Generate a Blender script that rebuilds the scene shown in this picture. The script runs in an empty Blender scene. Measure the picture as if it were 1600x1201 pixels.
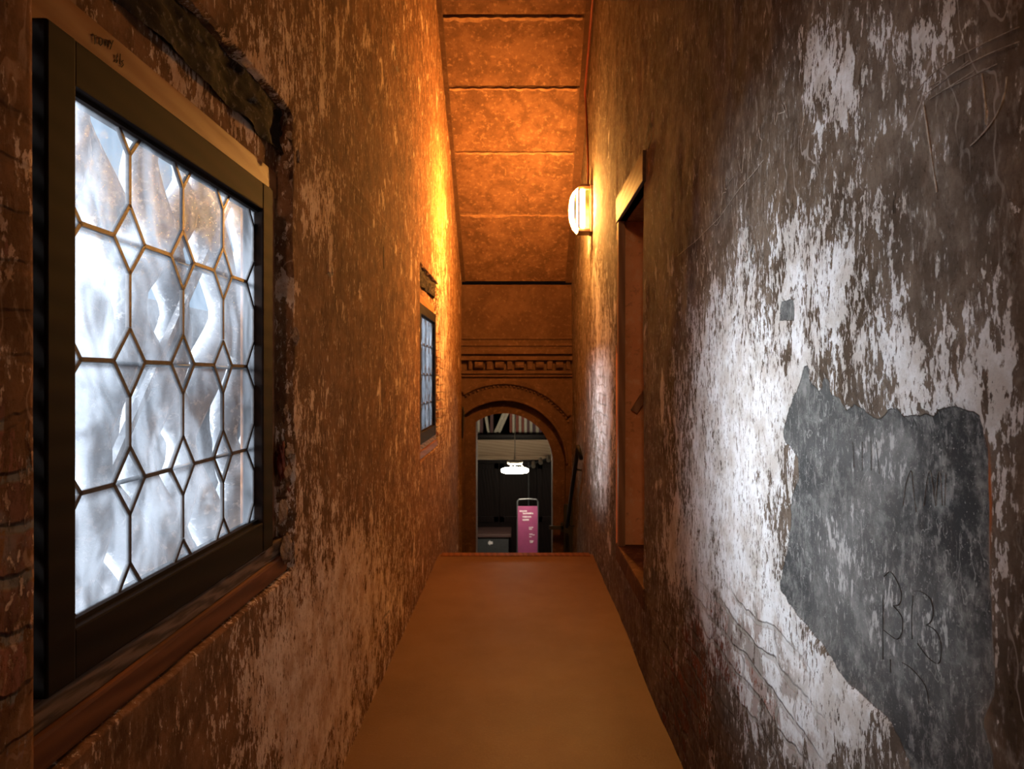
import bpy, bmesh, math, random
import numpy as np
from mathutils import Vector, Matrix
random.seed(7)
S = bpy.context.scene
COL = S.collection
F = 1067.0; VX, VY = 811.0, 590.0; EYE = 1.5      # lens in pixels, vanishing point, eye height

# ------------------------------------------------------------------ camera, world, light, exposure
cam_d = bpy.data.cameras.new('camera'); cam = bpy.data.objects.new('camera', cam_d); COL.objects.link(cam)
cam.location = (0, 0, EYE); cam.rotation_euler = (math.radians(90), 0, 0)
cam_d.sensor_width = 36; cam_d.lens = 36*F/1600; cam_d.clip_start = .01; cam_d.clip_end = 200
cam_d.shift_x = -(VX-800)/1600; cam_d.shift_y = -(600.5-VY)/1600
cam_d.dof.use_dof = True; cam_d.dof.focus_distance = 1.6; cam_d.dof.aperture_fstop = 8.0
S.camera = cam
S.view_settings.view_transform = 'Standard'; S.view_settings.look = 'None'
S.view_settings.gamma = 1; S.view_settings.use_curve_mapping = False
S.view_settings.exposure = 0.0
w = bpy.data.worlds.new('world'); S.world = w; w.use_nodes = True
wn = w.node_tree; bg = wn.nodes['Background']
bg.inputs['Color'].default_value = (.62, .80, 1.0, 1); bg.inputs['Strength'].default_value = .56

def area(name, loc, rot, sx, sy, power, color, portal=False):
    d = bpy.data.lights.new(name, 'AREA'); d.shape = 'RECTANGLE'; d.size = sx; d.size_y = sy
    d.energy = power; d.color = color
    if portal: d.cycles.is_portal = True
    o = bpy.data.objects.new(name, d); COL.objects.link(o); o.location = loc; o.rotation_euler = rot
    return o
R = math.radians
# portals guide the sky light in through the two windows (they give no light of their own)
area('sky_portal', (-.775, 1.44, EYE+.03), (0, R(-90), 0), .86, .82, 1, (1,1,1), True)
area('sky_portal', (-.775, 5.18, EYE+.03), (0, R(-90), 0), .86, .82, 1, (1,1,1), True)
# bright hazy sun low over the canal, shining in through the two windows
sd = bpy.data.lights.new('hazy_sun', 'SUN'); sd.energy = 30.0; sd.angle = R(48); sd.color = (1.0, .975, .95)
so = bpy.data.objects.new('hazy_sun', sd); COL.objects.link(so); so.location = (-6, -1, 4)
so.rotation_euler = Vector((1.0, .22, -.12)).to_track_quat('-Z', 'Y').to_euler()
LAMP_COL = (1.0, .36, .055)
LAMP_STRENGTH = 1000.0
REAR_FILL = 230.0  # glow of the added fill lamp behind the viewpoint
REAR_COL = (1.0, .56, .30)

# ------------------------------------------------------------------ helpers
def tag(o, label=None, cat=None, group=None, kind=None):
    if label: o['label'] = label
    if cat: o['category'] = cat
    if group: o['group'] = group
    if kind: o['kind'] = kind
    return o
def empty(name, loc, rz=0, parent=None):
    o = bpy.data.objects.new(name, None); COL.objects.link(o); o.location = loc; o.rotation_euler = (0,0,rz)
    o.empty_display_size = .1
    if parent: o.parent = parent
    return o
def link(name, me, mat, parent=None, loc=None, smooth=False):
    o = bpy.data.objects.new(name, me); COL.objects.link(o)
    if mat:
        for m in (mat if isinstance(mat, (list, tuple)) else [mat]): me.materials.append(m)
    if parent: o.parent = parent
    if loc: o.location = loc
    if smooth:
        me.polygons.foreach_set('use_smooth', [True]*len(me.polygons))
    return o
class MB:
    """collects shapes into one mesh"""
    def __init__(s): s.bm = bmesh.new()
    def box(s, a, b, bev=0.0):
        t = bmesh.new(); bmesh.ops.create_cube(t, size=1)
        c = [(a[i]+b[i])/2 for i in range(3)]; d = [abs(b[i]-a[i]) for i in range(3)]
        for v in t.verts: v.co = Vector((c[0]+v.co.x*d[0], c[1]+v.co.y*d[1], c[2]+v.co.z*d[2]))
        if bev: bmesh.ops.bevel(t, geom=list(t.edges), offset=bev, segments=2, affect='EDGES', profile=.6)
        s._add(t); return s
    def _add(s, t):
        me = bpy.data.meshes.new('t'); t.to_mesh(me); t.free(); s.bm.from_mesh(me); bpy.data.meshes.remove(me)
    def bar(s, p, q, wa, wb, up=(1,0,0)):
        p = Vector(p); q = Vector(q); d = (q-p); L = d.length; d.normalize(); u = Vector(up)
        a = d.cross(u).normalized(); b = a.cross(d).normalized()
        vs = []
        for e in (p, q):
            for i, j in ((-1,-1),(1,-1),(1,1),(-1,1)): vs.append(s.bm.verts.new(e + a*wa/2*i + b*wb/2*j))
        fs = [(0,1,2,3),(7,6,5,4),(0,4,5,1),(1,5,6,2),(2,6,7,3),(3,7,4,0)]
        for f in fs: s.bm.faces.new([vs[i] for i in f])
        return s
    def tube(s, pts, r, n=10, cap=True):
        pts = [Vector(p) for p in pts]; rings = []
        rr = r if isinstance(r, (list, tuple)) else [r]*len(pts)
        ref = Vector((0,0,1))
        d0 = (pts[1]-pts[0]).normalized()
        if abs(d0.dot(ref)) > .9: ref = Vector((1,0,0))
        for i, p in enumerate(pts):
            d = ((pts[min(i+1, len(pts)-1)]-pts[max(i-1, 0)])).normalized()
            a = d.cross(ref).normalized(); b = a.cross(d).normalized(); ref = b
            rings.append([s.bm.verts.new(p + (a*math.cos(t)+b*math.sin(t))*rr[i]) for t in [2*math.pi*k/n for k in range(n)]])
        for i in range(len(rings)-1):
            for k in range(n):
                s.bm.faces.new([rings[i][k], rings[i][(k+1)%n], rings[i+1][(k+1)%n], rings[i+1][k]])
        if cap:
            s.bm.faces.new(rings[0][::-1]); s.bm.faces.new(rings[-1])
        return s
    def lathe(s, prof, c, n=40):
        """prof: list of (r, z) ; axis z through c"""
        rings = []
        for r, z in prof:
            rings.append([s.bm.verts.new((c[0]+max(r,1e-5)*math.cos(2*math.pi*k/n), c[1]+max(r,1e-5)*math.sin(2*math.pi*k/n), c[2]+z)) for k in range(n)])
        for i in range(len(rings)-1):
            for k in range(n): s.bm.faces.new([rings[i][k], rings[i][(k+1)%n], rings[i+1][(k+1)%n], rings[i+1][k]])
        return s
    def prism(s, poly, axis, a, b):
        """poly in 2D, extruded along axis from a to b. axis 'y': (x,z); 'x': (y,z); 'z': (x,y)"""
        def P(u, v, t): return {'y': (u,t,v), 'x': (t,u,v), 'z': (u,v,t)}[axis]
        A = [s.bm.verts.new(P(u,v,a)) for u,v in poly]; B = [s.bm.verts.new(P(u,v,b)) for u,v in poly]
        n = len(poly); s.bm.faces.new(A); s.bm.faces.new(B[::-1])
        for i in range(n): s.bm.faces.new([A[i], B[i], B[(i+1)%n], A[(i+1)%n]])
        return s
    def build(s, name, mat, parent=None, loc=None, smooth=False, bevel=0, merge=False):
        if merge: bmesh.ops.remove_doubles(s.bm, verts=s.bm.verts, dist=1e-4)
        bmesh.ops.recalc_face_normals(s.bm, faces=s.bm.faces)
        me = bpy.data.meshes.new(name); s.bm.to_mesh(me); s.bm.free()
        o = link(name, me, mat, parent, loc, smooth)
        if bevel:
            m = o.modifiers.new('bevel', 'BEVEL'); m.width = bevel; m.segments = 2; m.limit_method = 'ANGLE'
        return o
def copy_tree(o, parent=None):
    c = o.copy(); COL.objects.link(c); c.parent = parent
    for ch in [x for x in bpy.data.objects if x.parent == o]: copy_tree(ch, c)
    return c

# numpy value noise
_rng = np.random.RandomState(3); _T = _rng.rand(256, 256)
def vnoise(u, v):
    i = np.floor(u).astype(int); j = np.floor(v).astype(int); a = u-i; b = v-j
    a = a*a*(3-2*a); b = b*b*(3-2*b); i &= 255; j &= 255; i1 = (i+1)&255; j1 = (j+1)&255
    return (_T[i,j]*(1-a)+_T[i1,j]*a)*(1-b) + (_T[i,j1]*(1-a)+_T[i1,j1]*a)*b
def fbm(u, v, o=4):
    r = 0*u; a = .5; 
    for k in range(o): r = r + a*(vnoise(u*2**k+17.3*k, v*2**k+5.1*k)-.5); a *= .5
    return r
def sstep(a, b, x):
    t = np.clip((x-a)/(b-a), 0, 1); return t*t*(3-2*t)

# ------------------------------------------------------------------ node helpers
class NT:
    def __init__(s, name):
        s.m = bpy.data.materials.new(name); s.m.use_nodes = True; s.t = s.m.node_tree; s.t.nodes.clear()
        s.out = s.n('ShaderNodeOutputMaterial')
    def n(s, t, **kw):
        x = s.t.nodes.new(t)
        for k, v in kw.items(): setattr(x, k, v)
        return x
    def l(s, a, b): s.t.links.new(a, b)
    def set(s, inp, v):
        if isinstance(v, bpy.types.NodeSocket): s.l(v, inp)
        elif isinstance(v, (tuple, list)) and len(v) == 3 and inp.type == 'RGBA': inp.default_value = (*v, 1)
        else: inp.default_value = v
    def math(s, op, a, b=None, c=None, clamp=False):
        x = s.n('ShaderNodeMath', operation=op, use_clamp=clamp); s.set(x.inputs[0], a)
        if b is not None: s.set(x.inputs[1], b)
        if c is not None: s.set(x.inputs[2], c)
        return x.outputs[0]
    def mix(s, f, a, b, mode='MIX'):
        x = s.n('ShaderNodeMix', data_type='RGBA', blend_type=mode); s.set(x.inputs[0], f)
        s.set(x.inputs[6], a); s.set(x.inputs[7], b); return x.outputs[2]
    def coords(s, scale=(1,1,1), loc=(0,0,0), rot=(0,0,0)):
        tc = s.n('ShaderNodeTexCoord'); mp = s.n('ShaderNodeMapping')
        mp.inputs['Scale'].default_value = scale; mp.inputs['Location'].default_value = loc; mp.inputs['Rotation'].default_value = rot
        s.l(tc.outputs['Object'], mp.inputs[0]); return mp.outputs[0]
    def noise(s, vec, scale, detail=6, rough=.6, dist=0):
        x = s.n('ShaderNodeTexNoise'); s.l(vec, x.inputs['Vector']); x.inputs['Scale'].default_value = scale
        x.inputs['Detail'].default_value = detail; x.inputs['Roughness'].default_value = rough; x.inputs['Distortion'].default_value = dist
        return x.outputs['Fac']
    def ramp(s, v, a, b):
        x = s.n('ShaderNodeMapRange', interpolation_type='SMOOTHSTEP'); s.set(x.inputs['Value'], v)
        s.set(x.inputs['From Min'], a); s.set(x.inputs['From Max'], b); return x.outputs['Result']
    def attr(s, name):
        return s.n('ShaderNodeAttribute', attribute_name=name).outputs['Fac']
    def bump(s, h, dist, strength=1.0, normal=None):
        x = s.n('ShaderNodeBump'); s.set(x.inputs['Height'], h); x.inputs['Distance'].default_value = dist
        x.inputs['Strength'].default_value = strength
        if normal is not None: s.l(normal, x.inputs['Normal'])
        return x.outputs[0]
    def principled(s, col, rough=.8, normal=None, **kw):
        p = s.n('ShaderNodeBsdfPrincipled'); s.set(p.inputs['Base Color'], col); s.set(p.inputs['Roughness'], rough)
        if normal is not None: s.l(normal, p.inputs['Normal'])
        for k, v in kw.items(): s.set(p.inputs[k.replace('_', ' ')], v)
        s.l(p.outputs[0], s.out.inputs[0]); return p

def simple(name, col, rough=.7, metal=0, nscale=30, namt=.25, bump=.001, col2=None, stretch=(1,1,1), emis=None):
    t = NT(name); v = t.coords(stretch)
    n1 = t.noise(v, nscale, 6, .6)
    c2 = col2 or tuple(c*(1-namt) for c in col)
    c = t.mix(t.ramp(n1, .35, .65), c2, col)
    kw = {'Metallic': metal}
    if emis: kw['Emission_Color'] = emis[0]; kw['Emission_Strength'] = emis[1]
    t.principled(c, rough, t.bump(n1, bump), **kw)
    return t.m

def wall_material(name, base_a, base_b, flake_a, flake_b, brick=True, cement=False):
    t = NT(name)
    v = t.coords()
    vs = t.coords((1, 1, .55)); vf = t.coords((1, 1, .42))
    low = t.noise(v, 1.6, 5, .6); mid = t.noise(v, 9, 7, .7)
    n1 = t.noise(vs, 12, 9, .70, .3)
    n2 = t.noise(vf, 60, 6, .66, .2)
    n3 = t.noise(vs, 3.0, 6, .6)
    fine = t.noise(v, 160, 5, .7)
    # base colour
    c = t.mix(t.ramp(mid, .36, .66), base_a, base_b)
    c = t.mix(t.ramp(low, .42, .62), c, t.mix(1, c, (.80, .76, .70), 'MULTIPLY'))
    c = t.mix(t.math('MULTIPLY', t.ramp(n2, .50, .66), .35), c, flake_b)
    pits = t.ramp(t.noise(vf, 26, 6, .7), .36, .30)
    c = t.mix(t.math('MULTIPLY', pits, .75), c, tuple(x*.35 for x in base_a))
    # scratched lines
    sc = t.n('ShaderNodeTexWave', wave_type='BANDS', bands_direction='Y'); t.l(t.coords((1, 1, .5), rot=(R(25),0,0)), sc.inputs[0])
    sc.inputs['Scale'].default_value = 3.1; sc.inputs['Distortion'].default_value = 14; sc.inputs['Detail'].default_value = 3; sc.inputs['Detail Scale'].default_value = 2.2
    scr = t.math('MULTIPLY', t.ramp(sc.outputs['Fac'], .985, .998), t.ramp(n3, .46, .58))
    c = t.mix(t.math('MULTIPLY', scr, .5), c, flake_b)
    h = t.math('ADD', t.math('MULTIPLY', mid, .5), t.math('MULTIPLY', fine, .18))
    h = t.math('SUBTRACT', h, t.math('MULTIPLY', pits, .5))
    # bricks showing where the plaster has gone
    if brick:
        sep = t.n('ShaderNodeSeparateXYZ'); t.l(v, sep.inputs[0])
        cmb = t.n('ShaderNodeCombineXYZ'); t.l(sep.outputs[1], cmb.inputs[0]); t.l(sep.outputs[2], cmb.inputs[1])
        wob = t.n('ShaderNodeVectorMath', operation='ADD'); t.l(cmb.outputs[0], wob.inputs[0])
        nz = t.n('ShaderNodeTexNoise'); t.l(v, nz.inputs['Vector']); nz.inputs['Scale'].default_value = 6; nz.inputs['Detail'].default_value = 4
        sub = t.n('ShaderNodeVectorMath', operation='MULTIPLY_ADD'); t.l(nz.outputs['Color'], sub.inputs[0])
        sub.inputs[1].default_value = (.15, .085, 0); sub.inputs[2].default_value = (-.075, -.042, 0)
        t.l(sub.outputs[0], wob.inputs[1])
        bk = t.n('ShaderNodeTexBrick'); t.l(wob.outputs[0], bk.inputs['Vector'])
        bk.inputs['Scale'].default_value = 1.0; bk.inputs['Brick Width'].default_value = .24; bk.inputs['Row Height'].default_value = .072
        bk.inputs['Mortar Size'].default_value = .010; bk.inputs['Mortar Smooth'].default_value = .6; bk.inputs['Bias'].default_value = -.1
        bk.inputs['Color1'].default_value = (.25, .095, .06, 1); bk.inputs['Color2'].default_value = (.10, .055, .04, 1)
        bk.inputs['Mortar'].default_value = (.20, .17, .14, 1)
        bc = t.mix(t.ramp(n2, .42, .62), bk.outputs['Color'], t.mix(1, bk.outputs['Color'], (.45,.42,.4), 'MULTIPLY'))
        bc = t.mix(t.math('MULTIPLY', t.ramp(mid, .50, .66), .6), bc, (.22, .18, .15))
        ba = t.attr('brick')
        bm_ = t.ramp(t.math('ADD', ba, t.math('MULTIPLY', t.math('SUBTRACT', n1, .5), 2.2)), .46, .54)
        c = t.mix(bm_, c, bc)
        bh = t.math('MULTIPLY', t.math('SUBTRACT', 1.0, bk.outputs['Fac']), t.ramp(ba, -.05, .5))
        h = t.math('ADD', h, t.math('MULTIPLY', bh, 1.6))
    # pale flakes of whitewash, vertical streaks; 'flake' holds how much of the wall they cover
    fa = t.math('MINIMUM', t.attr('flake'), .76)
    T = t.math('SUBTRACT', .635, t.math('MULTIPLY', fa, .27))
    s1 = t.math('ADD', t.math('ADD', t.math('MULTIPLY', n1, .34), t.math('MULTIPLY', n2, .42)), t.math('MULTIPLY', t.noise(vf, 150, 4, .6), .24))
    fm = t.ramp(t.math('SUBTRACT', s1, T), 0.0, .014)
    big = t.ramp(t.math('SUBTRACT', t.noise(vs, 7, 9, .66, .3), t.math('ADD', T, .06)), 0.0, .006)
    fm = t.math('MAXIMUM', fm, big)
    fcol = t.mix(t.ramp(mid, .38, .62), flake_b, flake_a)
    fcol = t.mix(t.math('MULTIPLY', t.ramp(fine, .52, .70), .22), fcol, base_b)
    if brick:
        fcol = t.mix(t.math('MULTIPLY', t.ramp(ba, .05, .45), t.math('ADD', t.math('MULTIPLY', t.ramp(mid, .505, .465), .75), t.math('MULTIPLY', t.ramp(bk.outputs['Fac'], .2, .8), .55)), clamp=True), fcol, t.mix(.62, flake_b, bk.outputs['Color']))
    spk = t.math('MULTIPLY', t.ramp(t.noise(vf, 85, 5, .7), .425, .385), .8)
    fcol = t.mix(spk, fcol, base_b)
    c = t.mix(fm, c, fcol)
    h = t.math('SUBTRACT', h, t.math('MULTIPLY', spk, .3))
    h = t.math('ADD', h, t.math('MULTIPLY', fm, .55))
    if cement:
        ca = t.attr('cement')          # distance inside (+) the cement patch, metres
        cm = t.ramp(t.math('ADD', ca, t.math('MULTIPLY', t.math('SUBTRACT', n1, .5), .022)), -.001, .0015)
        g = t.mix(t.ramp(low, .40, .62), (.040,.041,.042), (.085,.086,.083))
        g = t.mix(t.ramp(t.noise(v, 13, 9, .75), .44, .68), g, (.22, .22, .21))
        g = t.mix(t.math('MULTIPLY', t.attr('cflake'), .6, clamp=True), g, (.24, .24, .235))
        g = t.mix(t.math('MULTIPLY', t.ramp(t.noise(vf, 60, 6, .7), .52, .64), .55), g, (.30, .29, .28))
        g = t.mix(t.math('MULTIPLY', t.ramp(t.noise(v, 210, 3, .6), .62, .72), .5), g, (.48, .47, .45))
        w2 = t.n('ShaderNodeTexWave', wave_type='RINGS'); t.l(t.coords((1,1.3,.8), loc=(0,.3,.4)), w2.inputs[0])
        w2.inputs['Scale'].default_value = 4.5; w2.inputs['Distortion'].default_value = 22; w2.inputs['Detail'].default_value = 4; w2.inputs['Detail Scale'].default_value = 3
        g = t.mix(t.math('MULTIPLY', t.math('MULTIPLY', t.ramp(w2.outputs['Fac'], .97, .995), t.ramp(mid, .45, .6)), .45), g, (.42,.42,.40))
        fp = t.ramp(t.math('SUBTRACT', s1, t.math('SUBTRACT', .62, t.math('MULTIPLY', t.attr('cflake'), .17))), 0, .05)
        g = t.mix(t.math('MULTIPLY', fp, .75), g, (.48, .47, .46))
        rim = t.math('MULTIPLY', t.ramp(t.math('ABSOLUTE', ca), .010, .002), t.attr('redrim'))
        c = t.mix(cm, c, g)
        c = t.mix(rim, c, (.33, .10, .03))
        h = t.mix(cm, h, t.math('MULTIPLY', t.math('ADD', t.math('MULTIPLY', t.noise(v, 40, 8, .7), .5), -.55), 1.0))
    nb = t.bump(h, .006, .85)
    rough = t.math('SUBTRACT', .86, t.math('MULTIPLY', mid, .25))
    t.principled(c, .95, nb, Specular_IOR_Level=.12)
    return t.m

M = {}
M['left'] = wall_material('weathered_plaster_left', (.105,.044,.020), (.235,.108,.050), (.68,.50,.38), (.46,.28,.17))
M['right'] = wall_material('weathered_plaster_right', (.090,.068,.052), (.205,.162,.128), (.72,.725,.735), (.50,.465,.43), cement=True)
def stone(name, a, b, c3, sc=5):
    t = NT(name); v = t.coords()
    n1 = t.noise(v, sc, 8, .68, .4); n2 = t.noise(v, sc*5, 7, .7); n3 = t.noise(v, 120, 3, .6)
    c = t.mix(t.ramp(n1, .38, .64), a, b)
    c = t.mix(t.math('MULTIPLY', t.ramp(n2, .54, .64), .7), c, c3)
    c = t.mix(t.math('MULTIPLY', t.ramp(n2, .42, .34), .5), c, tuple(x*.5 for x in a))
    h = t.math('ADD', t.math('MULTIPLY', n2, .6), t.math('MULTIPLY', n3, .15))
    t.principled(c, .9, t.bump(h, .005, .6), Specular_IOR_Level=.1)
    return t.m
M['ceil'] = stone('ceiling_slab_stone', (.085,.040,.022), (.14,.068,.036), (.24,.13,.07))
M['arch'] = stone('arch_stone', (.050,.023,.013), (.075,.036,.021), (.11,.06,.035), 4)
t = NT('floor_lino'); v = t.coords()
n1 = t.noise(v, 1.4, 5, .6); n2 = t.noise(t.coords((1,1,1)), 90, 4, .7); n3 = t.noise(v, 5, 8, .7)
c = t.mix(t.ramp(n1, .35, .65), (.118,.052,.022), (.145,.068,.031)); c = t.mix(t.math('MULTIPLY', t.ramp(n2, .5, .7), .25), c, (.21,.11,.055))
c = t.mix(t.math('MULTIPLY', t.ramp(n3, .62, .72), .5), c, (.16,.085,.045))
sp = t.n('ShaderNodeSeparateXYZ'); t.l(v, sp.inputs[0])
seam = t.math('ABSOLUTE', t.math('SUBTRACT', t.math('FRACT', t.math('MULTIPLY', t.math('ADD', sp.outputs[1], t.math('MULTIPLY', n1, .03)), .80)), .5))
c = t.mix(t.math('MULTIPLY', t.ramp(seam, .004, .0), .25), c, (.12,.06,.03))
t.principled(c, t.math('ADD', .42, t.math('MULTIPLY', n3, .25)), t.bump(n2, .0008), Specular_IOR_Level=.35); M['floor'] = t.m

def wood(name, a, b, scale=4, axis='Y', rough=.55, dist=4):
    t = NT(name)
    st = {'Y': (1,.12,1), 'Z': (1,1,.12), 'X': (.12,1,1)}[axis]
    v = t.coords(st)
    wv = t.n('ShaderNodeTexWave', wave_type='BANDS', bands_direction='DIAGONAL'); t.l(v, wv.inputs[0])
    wv.inputs['Scale'].default_value = scale*4; wv.inputs['Distortion'].default_value = dist; wv.inputs['Detail'].default_value = 4; wv.inputs['Detail Scale'].default_value = 1.4
    n = t.noise(t.coords(tuple(x*3 for x in st)), 14, 7, .7)
    c = t.mix(t.math('ADD', t.math('MULTIPLY', wv.outputs['Fac'], .6), t.math('MULTIPLY', n, .4)), a, b)
    t.principled(c, rough, t.bump(wv.outputs['Fac'], .0012, .6), Specular_IOR_Level=.12)
    return t.m
M['timber'] = wood('warm_timber', (.22,.085,.032), (.36,.165,.07), 3)
M['casement'] = wood('dark_casement_wood', (.0055,.0025,.0015), (.015,.0065,.0035), 3, rough=.75, dist=2)
M['sillwood'] = wood('sill_grained_wood', (.035,.020,.013), (.24,.15,.10), 6.5, rough=.6, dist=9)
M['redwood'] = wood('red_brown_wood', (.09,.028,.012), (.20,.07,.028), 3, rough=.6, dist=5)
M['doorlintel'] = wood('dim_lintel_timber', (.07,.032,.014), (.12,.058,.026), 3)
M['jamb'] = wood('jamb_timber', (.20,.10,.05), (.34,.19,.10), 2, 'Z')
M['lead'] = simple('lead_came', (.10,.085,.08), .5, .6, 60, .3, .0004)
M['iron'] = simple('black_iron', (.006,.0055,.0055), .8, 0, 60, .3, .0004)
M['soot'] = stone('dark_broken_lintel', (.010,.006,.004), (.030,.019,.014), (.15,.12,.105), 9)
M['groove'] = simple('dark_gap', (.010,.007,.005), .9)
M['ink'] = simple('graffiti_ink', (.04,.02,.012), .9)
M['scratch'] = simple('pale_scratch', (.48,.42,.36), .9, nscale=90, namt=.5)
M['cscratch'] = simple('cement_scratch', (.19,.19,.185), .9, nscale=120, namt=.6)
M['darkscratch'] = simple('dark_scratch', (.05,.048,.045), .9)
M['litjamb'] = stone('lamplit_jamb_plaster', (.66,.29,.12), (.78,.37,.17), (.78,.44,.24), 3)  # warm lamplight put into the plaster colour, brighter and more orange
M['chip'] = stone('chipped_plaster', (.22,.13,.08), (.36,.24,.16), (.48,.36,.26), 30)
M['brickchip'] = simple('red_brick', (.24,.05,.025), .85, nscale=60, namt=.5)

# glass: thin wavy pane, slightly dusty
t = NT('wavy_leaded_glass'); v = t.coords((1,1.4,.8))
n1 = t.noise(v, 7, 4, .55, 1.2); n2 = t.noise(v, 55, 5, .7, .6)
tr = t.n('ShaderNodeBsdfTransparent'); tr.inputs[0].default_value = (.90,.95,1,1)
tl = t.n('ShaderNodeBsdfTranslucent'); tl.inputs[0].default_value = (.74,.84,.98,1)
gl = t.n('ShaderNodeBsdfGlossy'); gl.inputs['Roughness'].default_value = .12; gl.inputs[0].default_value = (.9,.95,1,1)
bmp = t.bump(t.math('ADD', n1, t.math('MULTIPLY', n2, .15)), .012, .7); t.l(bmp, gl.inputs['Normal'])
mx = t.n('ShaderNodeMixShader'); t.l(t.math('ADD', .03, t.math('MULTIPLY', t.ramp(n1, .35, .65), .075)), mx.inputs[0]); t.l(tr.outputs[0], mx.inputs[1]); t.l(tl.outputs[0], mx.inputs[2])
mx2 = t.n('ShaderNodeMixShader'); mx2.inputs[0].default_value = .015; t.l(mx.outputs[0], mx2.inputs[1]); t.l(gl.outputs[0], mx2.inputs[2])
t.l(mx2.outputs[0], t.out.inputs[0]); M['glass'] = t.m

# ------------------------------------------------------------------ wall sheets (height fields with openings)
def sdf_poly(P, poly):
    """signed distance, + inside"""
    x, y = P; poly = np.array(poly); d = np.full(x.shape, 1e9); inside = np.zeros(x.shape, bool)
    n = len(poly)
    for i in range(n):
        a = poly[i]; b = poly[(i+1) % n]; e = b-a
        t_ = np.clip(((x-a[0])*e[0]+(y-a[1])*e[1])/(e@e), 0, 1)
        d = np.minimum(d, np.hypot(x-a[0]-t_*e[0], y-a[1]-t_*e[1]))
        c = ((a[1] > y) != (b[1] > y)) & (x < (b[0]-a[0])*(y-a[1])/(b[1]-a[1]+1e-12)+a[0])
        inside ^= c
    return np.where(inside, d, -d)
def on_wall(px, py, X):
    d = F*X/(px-VX); return (d, (VY-py)*d/F + EYE)
def graded(a, b, must, coarse, near, hot=()):
    pts = [a]; y = a
    while y < b:
        st = min(coarse, max(near, .0075*abs(y)))
        for h0, h1, hs in hot:
            if h0 <= y <= h1: st = min(st, hs)
        y += st; pts.append(y)
    pts = np.array([p for p in pts if p < b] + [b] )
    for m_ in must:
        k = np.argmin(abs(pts-m_)); pts[k] = m_
    return np.unique(pts)
def sheet(name, X, ys, zs, disp, holes, attrs, mat):
    Y, Z = np.meshgrid(ys, zs, indexing='ij')
    D = disp(Y, Z)
    ny, nz = Y.shape
    co = np.stack([X+D, Y, Z], -1).reshape(-1, 3)
    idx = np.arange(ny*nz).reshape(ny, nz)
    q = np.stack([idx[:-1,:-1], idx[1:,:-1], idx[1:,1:], idx[:-1,1:]], -1)
    yc = (ys[:-1]+ys[1:])/2; zc = (zs[:-1]+zs[1:])/2; YC, ZC = np.meshgrid(yc, zc, indexing='ij')
    keep = np.ones(YC.shape, bool)
    for (a, b, c_, d_) in holes: keep &= ~((YC > a) & (YC < b) & (ZC > c_) & (ZC < d_))
    q = q[keep]
    if X > 0: q = q[:, ::-1]
    me = bpy.data.meshes.new(name); me.vertices.add(len(co)); me.vertices.foreach_set('co', co.astype(np.float32).ravel())
    me.loops.add(q.size); me.loops.foreach_set('vertex_index', q.astype(np.int32).ravel())
    me.polygons.add(len(q)); me.polygons.foreach_set('loop_start', np.arange(0, q.size, 4, dtype=np.int32))
    me.update(calc_edges=True)
    for k, fn in attrs.items():
        a = me.attributes.new(k, 'FLOAT', 'POINT'); a.data.foreach_set('value', fn(Y, Z).astype(np.float32).ravel())
    o = link(name, me, mat, smooth=True)
    return o
def pix(Y, Z, X):
    Yc = np.maximum(Y, .3); return VX + F*X/Yc, VY - (Z-EYE)*F/Yc
def blobs(Y, Z, X, base, L):
    """base cover plus soft patches; each patch: centre as seen on the wall, radii, amount"""
    px, py = pix(Y, Z, X); r = np.full(Y.shape, float(base))
    for (x, y, rx, ry, v_) in L:
        g = np.exp(-(((px-x)/rx)**2 + ((py-y)/ry)**2)); r = r + v_*g
    return r

XL, XR = -.68, .627
W1 = (.0, ); OFF2 = 3.74
CEIL = 3.4+EYE
def win_disp(Y, Z, off, gs=.10):
    """recess round one window, negative = into the wall"""
    y = Y-off; z = Z-EYE
    nb = fbm(Y*9, Z*9, 4)*.05; nb2 = fbm(Y*9, Z*2, 3)*.06
    m = sstep(.955, .965, y)*sstep(2.055, 2.035, y+nb*.9)*sstep(-.585, -.572, z+nb2*.3)*sstep(.70, .69, z+nb*.1)
    g = sstep(2.05, 2.03, y+nb*.8)*sstep(gs, gs+.02, y)*sstep(.688, .700, z+nb2*.25)*sstep(.800, .785, z+nb2*.35)
    return -m*.042 - g*(.045)
def disp_left(Y, Z):
    d = fbm(Y*1.3, Z*1.1, 5)*.020 + fbm(Y*14, Z*9, 3)*.006
    d *= np.where(abs(Y-1.45) < .55, .35, 1) 
    return d + win_disp(Y, Z, 0) + win_disp(Y, Z, OFF2, .955)
ysL = graded(-2.4, 8.1, [.99, 1.90, 4.73, 5.64], .05, .0075, [(-2.4, .3, .05), (4.66, 5.9, .014)])
zsL = graded(0, 4.9, [EYE-.46, EYE+.52], .012, .012)
zsL = np.unique(np.concatenate([np.linspace(-2.25, -.05, 30), zsL, np.arange(EYE+.675, EYE+.815, .0045), np.arange(EYE-.61, EYE-.55, .0045)]))
def flakeL(Y, Z):
    return blobs(Y, Z, XL, .28, [(470,1060,100,170,.62),(560,900,60,110,.30),(500,320,25,70,.36),(380,120,120,90,.14),(480,690,30,110,.15),
        (620,950,40,80,.10),(250,1000,160,80,-.16),(460,640,18,300,.05),(20,300,60,400,.02),(690,560,14,160,.30),(640,700,30,200,.08),(300,60,140,70,.06),(450,120,120,130,.14)])
def brickL(Y, Z):
    return blobs(Y, Z, XL, -.12, [(15,950,60,350,.75),(15,300,50,250,.35),(450,820,14,120,.5),(685,620,10,110,.8),(600,1000,10,60,.3),(517,422,5,11,1.3),(621,108,3,5,1.3),(604,968,4,22,1.3)]) + .5*sstep(.9,.2,Y)*0
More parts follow.
